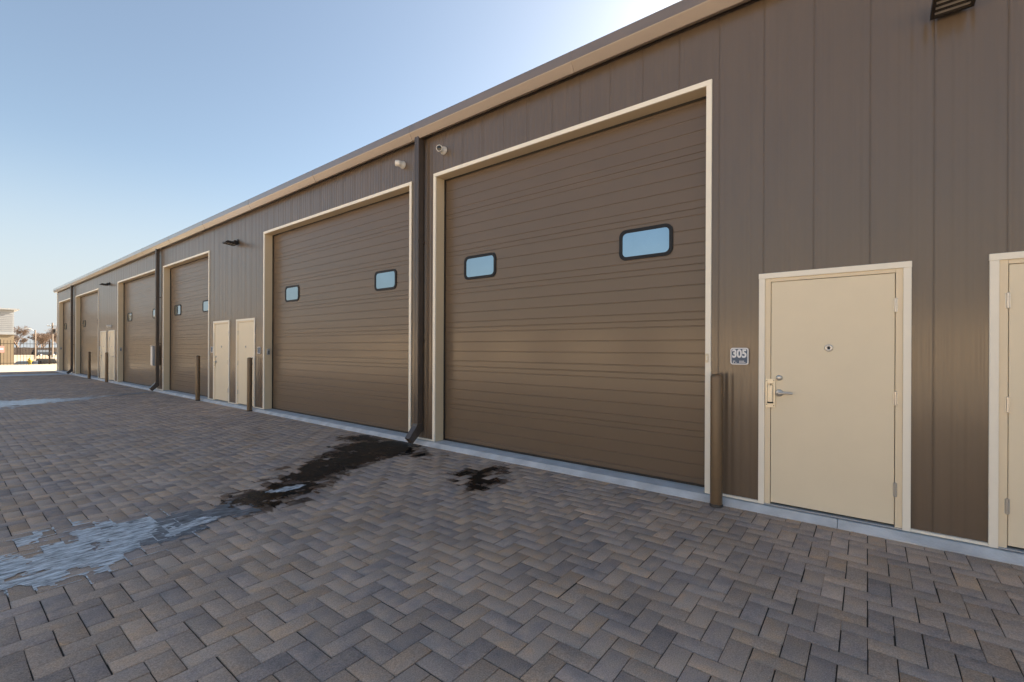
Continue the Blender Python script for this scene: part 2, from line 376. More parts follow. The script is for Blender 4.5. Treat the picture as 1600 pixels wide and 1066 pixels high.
def film(name, tint_lo, tint_hi, body, cover, rough, scale, stretch, rot=0.0, bump=0.001, gloss=0.06):
    """thin film: the pavers show through a tint; `body` is scattering ice that covers between cover[0] and cover[1]"""
    m = bpy.data.materials.new(name); m.use_nodes = True; N = m.node_tree.nodes; L = m.node_tree.links; out = N["Material Output"]; N.remove(N["Principled BSDF"])
    tc = N.new("ShaderNodeTexCoord"); mp = N.new("ShaderNodeMapping"); mp.inputs["Rotation"].default_value = (0, 0, rot); mp.inputs["Scale"].default_value = stretch
    L.new(tc.outputs["Object"], mp.inputs[0]); t = N.new("ShaderNodeTexNoise"); t.inputs["Scale"].default_value = scale; t.inputs["Detail"].default_value = 8; t.inputs["Roughness"].default_value = 0.7
    L.new(mp.outputs[0], t.inputs["Vector"])
    mr = N.new("ShaderNodeMapRange"); mr.inputs[1].default_value = 0.36; mr.inputs[2].default_value = 0.66; L.new(t.outputs[0], mr.inputs[0])
    cm = N.new("ShaderNodeMix"); cm.data_type = 'RGBA'; cm.inputs[6].default_value = (*tint_lo, 1); cm.inputs[7].default_value = (*tint_hi, 1); L.new(mr.outputs[0], cm.inputs[0])
    tr = N.new("ShaderNodeBsdfTransparent"); L.new(cm.outputs[2], tr.inputs[0])
    df = N.new("ShaderNodeBsdfDiffuse"); df.inputs[0].default_value = (*body, 1)
    cv = N.new("ShaderNodeMapRange"); cv.inputs[3].default_value = cover[0]; cv.inputs[4].default_value = cover[1]; L.new(mr.outputs[0], cv.inputs[0])
    m1 = N.new("ShaderNodeMixShader"); L.new(cv.outputs[0], m1.inputs[0]); L.new(tr.outputs[0], m1.inputs[1]); L.new(df.outputs[0], m1.inputs[2])
    gl = N.new("ShaderNodeBsdfGlossy"); gl.inputs["Roughness"].default_value = rough; gl.inputs["Color"].default_value = (0.9, 0.9, 0.9, 1)
    bp = N.new("ShaderNodeBump"); bp.inputs["Distance"].default_value = bump; L.new(t.outputs[0], bp.inputs["Height"]); L.new(bp.outputs[0], gl.inputs["Normal"]); L.new(bp.outputs[0], df.inputs["Normal"])
    fr = N.new("ShaderNodeFresnel"); fr.inputs[0].default_value = 1.31; L.new(bp.outputs[0], fr.inputs["Normal"])
    fm = N.new("ShaderNodeMath"); fm.operation = 'MULTIPLY'; L.new(fr.outputs[0], fm.inputs[0]); fm.inputs[1].default_value = gloss
    m2 = N.new("ShaderNodeMixShader"); L.new(fm.outputs[0], m2.inputs[0]); L.new(m1.outputs[0], m2.inputs[1]); L.new(gl.outputs[0], m2.inputs[2]); L.new(m2.outputs[0], out.inputs[0])
    return m
WET = film("wet film", (0.09, 0.075, 0.065), (0.36, 0.29, 0.24), (0.02, 0.02, 0.02), (0.0, 0.0), 0.22, 5, (1, 1, 1), bump=0.001, gloss=0.5)
DAMP = film("damp film", (0.42, 0.38, 0.35), (0.80, 0.76, 0.72), (0.02, 0.02, 0.02), (0.0, 0.0), 0.5, 9, (1, 1, 1), gloss=0.1)
ICED = film("grey ice film", (0.35, 0.34, 0.34), (0.65, 0.64, 0.64), (0.42, 0.44, 0.47), (0.10, 0.55), 0.35, 14, (.7, 1.6, 1), 0.15, bump=0.002, gloss=0.5)
ICE = film("white ice", (0.45, 0.46, 0.48), (0.8, 0.82, 0.84), (0.84, 0.87, 0.89), (0.10, 0.97), 0.35, 15, (.6, 1.9, 1), 0.12, bump=0.003, gloss=0.6)
water = [(0.068, 5.869), (0.107, 6.162), (-0.235, 6.408), (-0.137, 7.005), (-0.521, 7.197), (-0.626, 6.557), (-0.958, 6.577), (-1.735, 5.922), (-2.174, 5.649), (-2.324, 5.39), (-2.752, 5.257), (-3.07, 5.084), (-3.15, 4.56), (-2.937, 4.535), (-2.667, 4.645), (-2.218, 4.893), (-1.776, 5.156), (-1.246, 5.317), (-0.794, 5.348), (-0.62, 5.134), (-0.53, 4.961), (-0.386, 5.44), (-0.143, 5.576)]
iced = [(-3.0, 5.12), (-3.247, 5.064), (-3.408, 5.066), (-3.78, 5.13), (-4.05, 5.12), (-4.05, 4.38), (-3.848, 4.317), (-3.684, 4.3), (-3.521, 4.361), (-3.333, 4.583), (-3.05, 4.56)]
ice = [(-3.72, 5.15), (-3.69, 5.029), (-3.916, 5.121), (-4.39, 5.428), (-4.394, 5.249), (-4.263, 5.085), (-4.303, 4.98), (-4.47, 4.973), (-4.627, 5.05), (-4.808, 5.039), (-5.3, 5.1), (-5.3, 4.6), (-4.816, 4.748), (-4.652, 4.652), (-4.636, 4.389), (-4.498, 4.375), (-4.383, 4.313), (-4.224, 4.289), (-4.14, 4.372), (-3.992, 4.372), (-3.80, 4.5)]
small = [(-0.668, 3.926), (-0.368, 3.804), (-0.865, 3.411), (-1.344, 3.259), (-1.52, 3.278), (-1.294, 3.554), (-1.251, 3.769), (-0.958, 3.957)]
sheet("damp_margin", water, 0.014, DAMP, GZ + 0.0028, "faint damp margin round the wet streak by the nearest downspout", amp_p=0.15, amp_n=0.30, joint=0.12, grow=0.035, holes=0.10, seed=3)
sheet("meltwater_puddle", water, 0.012, WET, GZ + 0.0035, "dark wet streak running out from the nearest downspout", amp_p=0.11, amp_n=0.20, joint=0.07, grow=-0.045, holes=0.07)
sheet("damp_margin", small, 0.012, DAMP, GZ + 0.0028, "faint damp margin round the dark patch before the nearest roll door", amp_p=0.16, amp_n=0.24, joint=0.14, grow=-0.03, holes=0.10, seed=9)
sheet("damp_patch", small, 0.010, WET, GZ + 0.0035, "broken dark damp patch on the pavers before the nearest roll door", amp_p=0.17, amp_n=0.20, joint=0.16, grow=-0.15, holes=0.18, seed=9)
sheet("grey_ice_film", iced, 0.010, ICED, GZ + 0.0040, "grey translucent ice between the wet streak and the white ice", amp_p=0.07, amp_n=0.12, joint=0.05, grow=-0.03, seed=8)
sheet("white_ice_crust", ice, 0.008, ICE, GZ + 0.0050, "white crust of ice at the left end of the wet streak", amp_p=0.15, amp_n=0.24, joint=0.20, grow=-0.01, holes=0.30, seed=11)
sheet("white_ice_fleck", [(-3.62, 4.66), (-3.40, 4.80), (-3.33, 4.66), (-3.45, 4.58), (-3.62, 4.55), (-3.74, 4.52)], 0.008, ICE, GZ + 0.0065, "small white fleck of ice on the grey ice film", amp_p=0.03, amp_n=0.06, joint=0.0, seed=21)
sheet("white_ice_fleck", [(-2.72, 5.06), (-2.50, 5.10), (-2.35, 4.98), (-2.60, 4.93), (-2.75, 4.97)], 0.008, ICE, GZ + 0.0065, "small white fleck of ice midway along the wet streak", amp_p=0.03, amp_n=0.06, joint=0.0, seed=22)
sheet("distant_ice_streak", [(-4.6, 16.9), (-4.6, 19.5), (-3.7, 19.5), (-2.94, 19.3), (-2.3, 18.95), (-1.7, 18.95), (-1.75, 18.45), (-2.5, 18.0), (-3.16, 17.6)], 0.03, ICE, GZ + 0.005, "thin white ice streak in the yard beyond the second downspout", amp_p=0.3, amp_n=0.5, joint=0.05, seed=14)
sheet("distant_ice_trickle", [(-1.9, 18.75), (-1.2, 19.2), (-0.1, 19.75), (-0.15, 19.45), (-1.3, 18.8)], 0.03, ICED, GZ + 0.0045, "faint ice trickle below the second downspout", amp_p=0.2, amp_n=0.3, joint=0.05, seed=15)
dr = MB(); dr.box(-13.0, -0.07, 35.2, 37.0, GZ - .03, GZ + 0.012)
tag(dr.build("concrete_gutter_strip", MT['kerb']), "pale concrete drainage strip across the far paving", kind='structure')

# kerb: slab edge under the facade
kb = MB(); yk = Y_START
while yk < Y_END + 0.1:
    y2 = min(yk + 3.05, Y_END + 0.1); dz = 0.0012 * math.sin(yk * 3.7)
    kb.prism([(-0.098, GZ - 0.05), (-0.098, GZ + 0.008), (-0.090, GZ + 0.014), (-0.040, -0.012 + dz), (-0.030, -0.006 + dz), (0.33, 0.0 + dz), (0.33, GZ - 0.05)], 'y', yk + 0.002, y2 - 0.002); yk = y2
tag(kb.build("concrete_kerb", MT['kerb']), "pale concrete kerb along the foot of the brown facade", kind='structure')

# ---------------------------------------------------------------- the warehouse
wh = empty("warehouse", (0.0, 14.0, 0.0)); WOFF = (0.0, 14.0, 0.0)
tag(wh, "long brown metal warehouse with six roll doors and cream entry doors", "building")
def part(mb, name, m, **k):
    o = mb.build(name, m, wh, loc=WOFF, **k); o.location = (0, 0, 0)
    return o

# siding: 406 mm panels with shallow flutes and a joint groove, openings cut out
def siding():
    PITCH = 0.4057; base = 0.796
    ys = []; ds = []
    k0 = int(math.floor((Y_START - base) / PITCH)); k1 = int(math.ceil((Y_END - base) / PITCH))
    for k in range(k0, k1 + 1):
        y = base + k * PITCH
        ys += [y - 0.0038, y - 0.0018, y + 0.0018, y + 0.0038]; ds += [0.0, 0.0045, 0.0045, 0.0]
        per = (PITCH - 0.0076) / 5
        for q in range(5):
            dq = 0.0036 * (0.8 + 0.3 * math.sin(k * 2.3 + q * 1.7))
            for t, dd in ((0.14, 0.0), (0.26, 0.35), (0.34, 1.0), (0.64, 1.0), (0.72, 0.35), (0.84, 0.0)):
                ys.append(y + 0.0038 + (q + t) * per); ds.append(dq * dd)
    ys = np.array(ys); ds = np.array(ds); o = np.argsort(ys); ys, ds = ys[o], ds[o]
    extra = []
    for (a, b) in BIG: extra += [a + 0.02, b - 0.02]
    for (a, b, _) in SMALL: extra += [a + 0.02, b - 0.02]
    extra += [Y_START, Y_END]
    ed = np.interp(extra, ys, ds); ys = np.concatenate([ys, extra]); ds = np.concatenate([ds, ed]); o = np.argsort(ys, kind='stable'); ys, ds = ys[o], ds[o]
    m = (ys >= Y_START - 1e-6) & (ys <= Y_END + 1e-6); ys, ds = ys[m], ds[m]
    zs = [0.018, HSM - 0.02, HBIG - 0.02, 4.97]
    nY = len(ys); vs = []; 
    for z in zs:
        for y, d in zip(ys, ds): vs.append((0.016 + d, y, z))
    fs = []
    for r in range(3):
        for i in range(nY - 1):
            ym = (ys[i] + ys[i + 1]) / 2
            if ys[i + 1] - ys[i] < 1e-7: continue
            inb = any(a + 0.02 < ym < b - 0.02 for a, b in BIG); ins = any(a + 0.02 < ym < b - 0.02 for a, b, _ in SMALL)
            if (inb and r < 2) or (ins and r < 1): continue
            fs.append((r * nY + i, (r + 1) * nY + i, (r + 1) * nY + i + 1, r * nY + i + 1))
    mb = MB(); mb.add(vs, fs, True)
    o = part(mb, "siding", MT['siding'], recalc=False)
    return o
sd = siding()
# body behind the siding: side walls, back wall, roof
bd = MB()
bd.box(0.06, 20, Y_END - 0.04, Y_END - 0.01, -0.06, 4.93); bd.box(0.06, 20, Y_START, Y_START + 0.03, -0.06, 4.93); bd.box(19.97, 20, Y_START + .04, Y_END - .05, -0.06, 5.4)
bd.box(0.30, 0.33, Y_START + .04, Y_END - .05, -0.06, 4.9)
part(bd, "wall", MT['siding'])
rf = MB(); rf.prism([(-0.06, 5.04), (10, 5.35), (20.1, 5.04), (20.1, 5.0), (10, 5.31), (-0.06, 5.0)], 'y', Y_START - 0.1, Y_END + 0.1)
part(rf, "roof", MT['roofm'])
ct = MB(); ct.box(-0.004, 0.05, Y_END - 0.09, Y_END + 0.012, 0.02, 4.93, 0.003); ct.box(0.051, 0.13, Y_END - 0.008, Y_END + 0.012, 0.02, 4.93, 0.002)
part(ct, "corner_trim", MT['trimwhite'])
# base angle in cream below the siding
bt = MB(); edges = sorted([(a, b) for a, b in BIG] + [(a, b) for a, b, _ in SMALL]); y = Y_START
for a, b in edges + [(Y_END - 0.095, 0)]:
    if a - y > 0.02:
        bt = MB(); bt.box(-0.006, 0.03, y + 0.001, a - 0.001, 0.002, 0.024, 0.002); part(bt, "base_angle", MT['trimwhite'])
    y = b
# gutter: box profile with sloped lower face, joint straps every 3 m
gp = [(-0.172, 5.095), (-0.172, 4.978), (-0.168, 4.970), (-0.108, 4.870), (-0.100, 4.866), (-0.072, 4.866), (-0.072, 4.925), (-0.012, 4.925), (-0.012, 5.06), (-0.15, 5.085), (-0.165, 5.105)]
g = MB(); g.prism(gp, 'y', Y_START, Y_END + 0.09)
gt = part(g, "gutter", MT['gutter'])
for k in range(18):
    yj = -6.1 + 3.02 * k - 0.12
    if yj > Y_END: break
    g2 = MB(); g2.prism([(-0.0045 + (p - 0) , q) if p > -0.16 else (p - 0.003, q) for p, q in [(-0.172, 5.097), (-0.172, 4.977), (-0.168, 4.968), (-0.108, 4.867), (-0.100, 4.863), (-0.075, 4.863), (-0.095, 4.875), (-0.160, 4.985), (-0.162, 5.09)]], 'y', yj, yj + 0.035)
    gj = g2.build("gutter_joint", MT['gutter'], gt); gj.location = (0, -14, 0)
ff = MB(); ff.box(-0.010, 0.02, Y_START, Y_END - 0.1, 4.89, 4.924); part(ff, "eave_flashing", MT['dspout'])

def attach(o, p):
    """parent keeping world placement (parents only ever translate)"""
    o.parent = p
    return o
# roll doors
SECT = 0.607
def groove_profile():
    pts = []; z = 0.012; X = 0.205; out = [(X, 0.012)]
    marks = []
    for k in range(-1, 8):
        j = -0.008 + k * SECT
        marks += [(j, 0.0045, 0.0045), (j + 0.087, 0.0045, 0.0035), (j + 0.236, 0.0045, 0.0035), (j + 0.382, 0.0045, 0.0035), (j + 0.536, 0.0045, 0.0035)]
    top = HBIG - 0.02
    for (m, hw, dp) in sorted(marks):
        if m - hw - .004 < 0.02 or m + hw + .004 > top: continue
        out += [(X, m - hw - .003), (X + dp, m - hw + 0.001), (X + dp, m + hw - 0.002), (X, m + hw + .004)]
    out.append((X, top))
    return out
GP = groove_profile()
def big_door(i, a, b):
    loc = (0.2, (a + b) / 2, 0.0)
    y0, y1 = a + 0.055, b - 0.055
    vs = []; n = len(GP)
    for yy in (y0, y1):
        vs += [(x, yy, z) for x, z in GP]
    mb = MB(); mb.add(vs, [(k, k + 1, n + k + 1, n + k) for k in range(n - 1)])
    d = mb.build("overhead_door", MT['doorpanel'], wh, recalc=False, loc=None)
    # trim: face leg plus jamb return, butted at the head
    t = MB()
    for (p, q) in ((a, a + 0.055), (b - 0.055, b)):
        t.box(-0.003, 0.018, p, q, 0.0, HBIG - 0.0555, 0.002)
    t.box(-0.003, 0.018, a, b, HBIG - 0.055, HBIG, 0.002)
    t.build("door_trim", MT['trimwhite'], d); t = MB()
    t.box(0.0185, 0.235, y0 - 0.030, y0, 0.001, HBIG - 0.02); t.box(0.0185, 0.235, y1, y1 + 0.03, 0.001, HBIG - 0.02)
    t.box(0.0185, 0.235, y0 + 0.0005, y1 - 0.0005, HBIG - 0.055, HBIG - 0.02)
    t.build("door_jamb", MT['jamb'], d)
    s = MB(); s.box(0.186, 0.203, y1 - 0.022, y1 - 0.0005, 0.004, HBIG - 0.058); s.box(0.186, 0.203, y0 + 0.0005, y0 + 0.022, 0.004, HBIG - 0.058)
    s.box(0.186, 0.203, y0 + 0.0225, y1 - 0.0225, HBIG - 0.078, HBIG - 0.058); s.box(0.19, 0.215, y0 + .0225, y1 - .0225, 0.003, 0.024)
    s.build("weather_seal", MT['dark'], d)
    off = 1.30 if b - a < 5 else 1.745
    for sgn in (1, -1):
        c = (a + b) / 2 + sgn * off - 0.02
        f = MB(); ring(f, rrect(c, 2.735, 0.645, 0.365, 0.085), rrect(c, 2.735, 0.565, 0.285, 0.055), 0.190, 0.206)
        fo = f.build("window_frame", MT['blackpl'], d)
        p = MB(); n = 28; pts = rrect(c, 2.735, 0.575, 0.295, 0.058)
        p.add([(0.197, *q) for q in pts], [tuple(range(len(pts)))[::-1]])
        p.add([(0.201, *q) for q in pts], [tuple(range(len(pts)))])
        p.build("window_pane", MT['glass'], d, recalc=False)
    d.location = (0, -14.0, 0)          # warehouse empty sits at y = 14
    return d
for i, (a, b) in enumerate(BIG): big_door(i, a, b)

# entry doors
def entry(a, b, hinge_right, guard, first=False):
    """hinge_right: hinges on the low-y side"""
    d = MB(); s0, s1 = a + 0.100, b - 0.100
    d.box(0.014, 0.055, s0 + 0.004, s1 - 0.004, 0.030, HSM - 0.087, 0.002)
    do = d.build("entry_door", MT['creamdoor'], wh)
    f = MB()
    for (p, q) in ((a, a + 0.052), (b - 0.052, b)): f.box(-0.004, 0.0155, p, q, 0.0, HSM - 0.0505, 0.002)
    f.box(-0.005, 0.0155, a - 0.002, b + 0.002, HSM - 0.05, HSM + 0.001, 0.002)
    f.build("door_casing", MT['trimwhite'], do)
    k = MB()
    k.box(0.008, 0.12, a + 0.0525, s0 - 0.0005, 0.003, HSM - 0.0505, 0.0015); k.box(0.008, 0.12, s1 + 0.0005, b - 0.0525, 0.003, HSM - 0.0505, 0.0015)
    k.box(0.008, 0.12, s0, s1, HSM - 0.083, HSM - 0.0505, 0.0015)
    k.build("door_frame", MT['cream'], do)
    g_ = MB(); g_.box(0.058, 0.12, s0 + .001, s1 - .001, 0.004, HSM - 0.084); g_.build("door_rebate", MT['dark'], do)
    th = MB(); th.box(-0.01, 0.056, a + 0.053, b - 0.053, 0.002, 0.012, 0.002); th.build("threshold", MT['greybox'], do)
    hy = s0 - 0.002 if hinge_right else s1 + 0.002
    sg = 1 if hinge_right else -1
    for z in (1.865, 1.085, 0.325):
        h = MB()
        for q in range(5): h.tube((0.004, hy, z - 0.057 + q * 0.023), (0.004, hy, z - 0.0355 + q * 0.023), 0.0095, n=12)
        h.tube((0.004, hy, z - 0.0575), (0.004, hy, z - 0.062), 0.0075, 0.003, n=10); h.tube((0.004, hy, z + 0.0572), (0.004, hy, z + 0.062), 0.0075, 0.003, n=10)
        h.box(0.006, 0.0125, hy - 0.014, hy + 0.014, z - 0.055, z + 0.055)
        h.build("hinge", MT['chrome'], do)
    ly = (s1 - 0.072) if hinge_right else (s0 + 0.072)
    l = MB(); l.lathe([(0.0, 0.012), (0.020, 0.012), (0.030, 0.008), (0.034, 0.0), (0.036, -0.004)], (0.010, ly, 1.078), (-1, 0, 0))
    l.lathe([(0.014, 0.0), (0.012, 0.045), (0.0, 0.048)], (0.010, ly, 1.078), (-1, 0, 0), 16)
    for q in range(8):
        t0, t1 = q / 8, (q + 1) / 8
        f0 = lambda t: Vector((-0.042 - 0.006 * math.sin(t * 3), ly - sg * (0.115 * t), 1.078 + 0.006 * math.sin(t * 2.6)))
        l.tube(f0(t0), f0(t1 * 1.0), 0.0135 - 0.003 * t0, 0.0135 - 0.003 * t1, n=12, caps=(q in (0, 7)))
    l.build("lever_handle", MT['chrome'], do)
    db = MB(); db.lathe([(0.0, 0.016), (0.013, 0.016), (0.018, 0.013), (0.0235, 0.010), (0.0265, 0.0), (0.028, -0.004)], (0.010, ly, 1.222), (-1, 0, 0))
    db.box(-0.0075, -0.006, ly - 0.0015, ly + 0.0015, 1.216, 1.228)
    db.build("deadbolt", MT['chrome'], do)
    pk = MB(); pk.lathe([(0.0, 0.004), (0.011, 0.004), (0.013, 0.007), (0.026, 0.007), (0.031, 0.004), (0.033, -0.002)], (0.012, (s0 + s1) / 2, 1.505), (-1, 0, 0), 28)
    po = pk.build("door_viewer", MT['chrome'], do)
    pl = MB(); pl.lathe([(0.0, 0.0065), (0.010, 0.0065), (0.0105, 0.003)], (0.012, (s0 + s1) / 2, 1.505), (-1, 0, 0), 20); pl.build("viewer_lens", MT['lens'], do)
    if guard:
        ey = s1 if hinge_right else s0
        gq = MB(); o_ = sg * 0.012
        def fr(y0, y1, z0, z1, x0=-0.004, x1=0.0065): gq.box(x0, x1, y0, y1, z0, z1, 0.0015)
        cy = ey + 0.000
        fr(cy - 0.041, cy - 0.026, 0.935, 1.21); fr(cy + 0.026, cy + 0.041, 0.935, 1.21)
        fr(cy - 0.0255, cy + 0.0255, 1.165, 1.21); fr(cy - 0.0255, cy + 0.0255, 0.935, 0.975)
        gq.prism([(-0.004, cy - 0.0255), (-0.018, cy - 0.018), (-0.022, cy), (-0.018, cy + 0.018), (-0.004, cy + 0.0255), (0.002, cy + 0.0255), (0.002, cy - 0.0255)], 'z', 0.992, 1.148)
        go = gq.build("latch_guard", MT['brass'], do)
        for (yy, zz) in ((cy - .03, 1.193), (cy - .03, .955), (cy + .03, .965), (cy + .03, 1.19)): 
            sc = MB(); sc.tube((-0.0045, yy, zz), (-0.007, yy, zz), 0.004, n=10); sc.build("guard_screw", MT['bronze'], do)
        sc = MB(); sc.box(-0.0065, 0.004, cy - 0.0245, cy + 0.0245, 0.9765, 0.990, 0.001); sc.build("guard_slot", MT['dark'], do)
    do.location = (0, -14.0, 0)
    return do
flags = [(True, True), (False, False), (False, False), (True, True), (False, False), (True, True)]
# hinge side: pair doors hinge towards each other's neighbours as seen
entry(*SMALL[0][:2], True, True); entry(*SMALL[1][:2], False, False)
entry(*SMALL[2][:2], False, False); entry(*SMALL[3][:2], True, True)
entry(*SMALL[4][:2], False, False); entry(*SMALL[5][:2], True, True)

# downspouts
def downspout(yc):
    m = MB(); w_, x0, x1 = 0.052, -0.128, -0.018
    # vertical run with rounded edges and two shallow ribs on the face
    prof = [(x1, yc - w_), (x0 + .012, yc - w_), (x0, yc - w_ + .012), (x0, yc - .016), (x0 + .006, yc - .010), (x0 + .006, yc + .010), (x0, yc + .016), (x0, yc + w_ - .012), (x0 + .012, yc + w_), (x1, yc + w_)]
    m.prism(prof, 'z', 0.27, 4.90)
    o = part(m, "downspout", MT['dspout'])
    e = MB()
    A = [Vector((x1, 0, .275)), Vector((x0, 0, .275)), Vector((x0 - .055, 0, .20)), Vector((x0 - .20, 0, .055)), Vector((x0 - .125, 0, -.022)), Vector((x1 - .02, 0, .10))]
    # elbow as a sheared box: outlet leans out over the kerb
    pts = [(x1 + .001, 0.268), (x0 - .001, 0.268), (x0 - .012, 0.235), (x0 - .165, 0.055), (x0 - .085, -0.028), (x1 + .001, 0.145)]
    e.prism([(p, q) for p, q in pts], 'y', yc - w_ - .002, yc + w_ + .002)
    eo = e.build("elbow", MT['dspout'], o); eo.location = (0, -14, 0)
    mo = MB(); mo.add([(x0 - .1632, yc - w_ + .008, 0.050), (x0 - .0905, yc - w_ + .008, -0.0285), (x0 - .0905, yc + w_ - .008, -0.0285), (x0 - .1632, yc + w_ - .008, 0.050)], [(0, 1, 2, 3)])
    for z in (1.6, 3.2):
        st = MB(); st.box(x0 - .003, x1 + .03, yc - w_ - .003, yc + w_ + .003, z, z + .028)
        so = st.build("strap", MT['dspout'], o); so.location = (0, -14, 0)
    return o
for yc in (5.742, 19.464, 34.848): downspout(yc)

# ---------------------------------------------------------------- wall things
def bollard_proto():
    r = empty("bollard"); 
    m = MB(); m.lathe([(0.057, 0.0), (0.057, 1.275), (0.0555, 1.285), (0.050, 1.296), (0.036, 1.306), (0.018, 1.311), (0.0, 1.312)], (0, 0, 0), n=36)
    m.build("post", MT['bollard'], r)
    b = MB(); b.lathe([(0.062, -0.002), (0.062, 0.018), (0.0575, 0.024)], (0, 0, 0), n=36); b.build("base_ring", MT['bronze'], r)
    return r
bp0 = bollard_proto()
BL = ["brown steel bollard between the nearest roll door and the 305 entry door", "second nearest brown bollard, in front of the right-hand entry door of the middle pair",
      "brown bollard left of the middle pair of entry doors", "brown bollard between the two farthest entry doors", "farthest brown bollard, left of the farthest entry doors"]
for i, (y, l) in enumerate(zip((1.175, 11.86, 15.33, 26.35, 29.9), BL)):
    o = bp0 if i == 0 else copy_tree(bp0); o.location = (-0.145, y, GZ + 0.002); tag(o, l, "bollard", "brown bollards along the facade")

def wall_light(y, z, label, first=None):
    if first:
        o = copy_tree(first)
    else:
        o = empty("wall_light")
        m = MB(); m.box(-0.026, 0.0, -0.060, 0.060, -0.005, 0.120, 0.006); m.build("mounting_plate", MT['bronze'], o)
        k = MB(); k.tube((-0.027, 0, 0.055), (-0.075, 0, 0.05), 0.032, n=16); k.tube((-0.082, -0.075, 0.045), (-0.082, 0.075, 0.045), 0.038, n=20); k.build("knuckle", MT['bronze'], o)
        # shallow tray: rim all round, fins on top, lens panels let into the underside
        h = MB(); sl_ = 0.10
        zz = lambda x: -0.045 + (-x - 0.05) * sl_
        def bar(xa, xb, ya, yb, lo, hi): h.prism([(xa, zz(xa) + lo), (xb, zz(xb) + lo), (xb, zz(xb) + hi), (xa, zz(xa) + hi)], 'y', ya, yb)
        bar(-0.050, -0.075, -0.125, 0.125, 0.0, 0.050); bar(-0.300, -0.325, -0.125, 0.125, 0.0, 0.030)
        bar(-0.0755, -0.2995, -0.125, -0.104, 0.0, 0.045); bar(-0.0755, -0.2995, 0.104, 0.125, 0.0, 0.045)
        bar(-0.0755, -0.2995, -0.1035, 0.1035, 0.026, 0.042)
        for q in range(7): bar(-0.09, -0.27, -0.095 + q * 0.029, -0.089 + q * 0.029, 0.0425, 0.066)
        for q in range(3): bar(-0.118 - q * 0.06, -0.128 - q * 0.06, -0.1035, 0.1035, 0.004, 0.0255)
        h.build("housing", MT['bronze'], o)
        for q in range(4):
            x = -0.078 - q * 0.060; g = MB()
            g.prism([(x - 0.001, zz(x) + 0.012), (x - 0.038, zz(x - .038) + 0.012), (x - 0.038, zz(x - .038) + 0.0255), (x - 0.001, zz(x) + 0.0255)], 'y', -0.1, 0.1)
            g.build("lamp_lens", MT['led'], o)
    o.location = (0.010, y, z); tag(o, label, "wall light", "dark bronze wall lights above the entry doors")
    return o
wl = wall_light(-0.512, 4.168, "nearest bronze wall light, cut off by the top edge above the 305 entry door")
wall_light(13.0, 4.19, "bronze wall light above the middle pair of entry doors", wl)
wall_light(26.75, 4.26, "farthest bronze wall light, above the last pair of entry doors", wl)

def camera_thing(y, z, aim, label):
    o = empty("security_camera", (0.012, y, z))
    m = MB(); m.lathe([(0.062, 0.0), (0.062, 0.022), (0.055, 0.03), (0.050, 0.075), (0.044, 0.085)], (0, 0, 0), (-1, 0, 0), 28); m.build("mount", MT['whitepl'], o)
    A = Vector(aim).normalized(); c = Vector((-0.095, 0, 0))
    b = MB(); b.lathe([(0.0, -0.052), (0.028, -0.046), (0.046, -0.02), (0.052, 0.0), (0.050, 0.045), (0.048, 0.055), (0.040, 0.055), (0.039, 0.047)], c, A, 28); b.build("camera_body", MT['whitepl'], o)
    l = MB(); l.lathe([(0.0395, 0.046), (0.034, 0.0475), (0.018, 0.049), (0.0, 0.052)], c, A, 24); l.build("lens", MT['lens'], o)
    tag(o, label, "camera", "white security cameras under the eave")
camera_thing(5.24, 4.585, (-1, -0.75, -0.25), "white turret camera right of the nearest downspout, dark lens towards the yard")
camera_thing(6.24, 4.605, (-0.75, 1, 0.12), "white turret camera left of the nearest downspout, turned away")
camera_thing(26.42, 2.40, (-1, 0.3, -0.3), "tiny white camera over the right-hand farthest entry door")

def text_mesh(s, size, material, parent, loc, ext=0.0015, bold=0.0):
    cu = bpy.data.curves.new("number", 'FONT'); cu.body = s; cu.size = size; cu.extrude = ext; cu.offset = bold; cu.align_x = 'CENTER'; cu.align_y = 'CENTER'
    to = bpy.data.objects.new("tmp", cu); COL.objects.link(to)
    dg = bpy.context.evaluated_depsgraph_get(); me = bpy.data.meshes.new_from_object(to.evaluated_get(dg)); bpy.data.objects.remove(to)
    # text x -> -y world, text y -> z, text normal -> -x
    me.transform(Matrix(((0, 0, -1, 0), (-1, 0, 0, 0), (0, 1, 0, 0), (0, 0, 0, 1))))
    me.materials.clear(); me.materials.append(material)
    o = bpy.data.objects.new("number", me); COL.objects.link(o); o.parent = parent; o.location = loc
    return o
def unit_sign(y, z, w_, h_, label, num=None):
    o = empty("unit_sign", (0.012, y, z))
    m = MB(); m.prism(rrect(0, 0, w_, h_, 0.022), 'x', -0.010, 0.003); m.build("sign_plate", MT['signwhite'], o)
    f = MB(); f.prism(rrect(0, 0.0, w_ - 0.020, h_ - 0.020, 0.014), 'x', -0.012, -0.0101); f.build("sign_face", MT['signblue'], o)
    if num:
        n = text_mesh(num, 0.112, MT['signwhite'], o, (-0.013, 0.0, 0.022), bold=0.0042); n.scale = (1, 0.80, 1.0)
    q = MB(); rr = random.Random(4)
    for r_ in range(2):
        for c in range(10 if num else 4):
            if rr.random() < 0.22: continue
            yy = (w_ / 2 - 0.028) - c * 0.0115; q.box(-0.0135, -0.0121, yy - 0.0042, yy + 0.0035, -h_ / 2 + 0.016 + r_ * 0.013, -h_ / 2 + 0.025 + r_ * 0.013, 0.0006)
    q.build("raised_dots", MT['signwhite'], o)
    tag(o, label, "sign"); return o
unit_sign(1.001, 1.422, 0.163, 0.166, "blue and white 305 unit sign with white rim, left of the nearest entry door", "305")
unit_sign(14.72, 1.42, 0.150, 0.166, "small blue unit sign with white rim left of the middle pair of entry doors")
unit_sign(11.72, 1.42, 0.150, 0.166, "small blue unit sign with white rim right of the middle pair of entry doors")
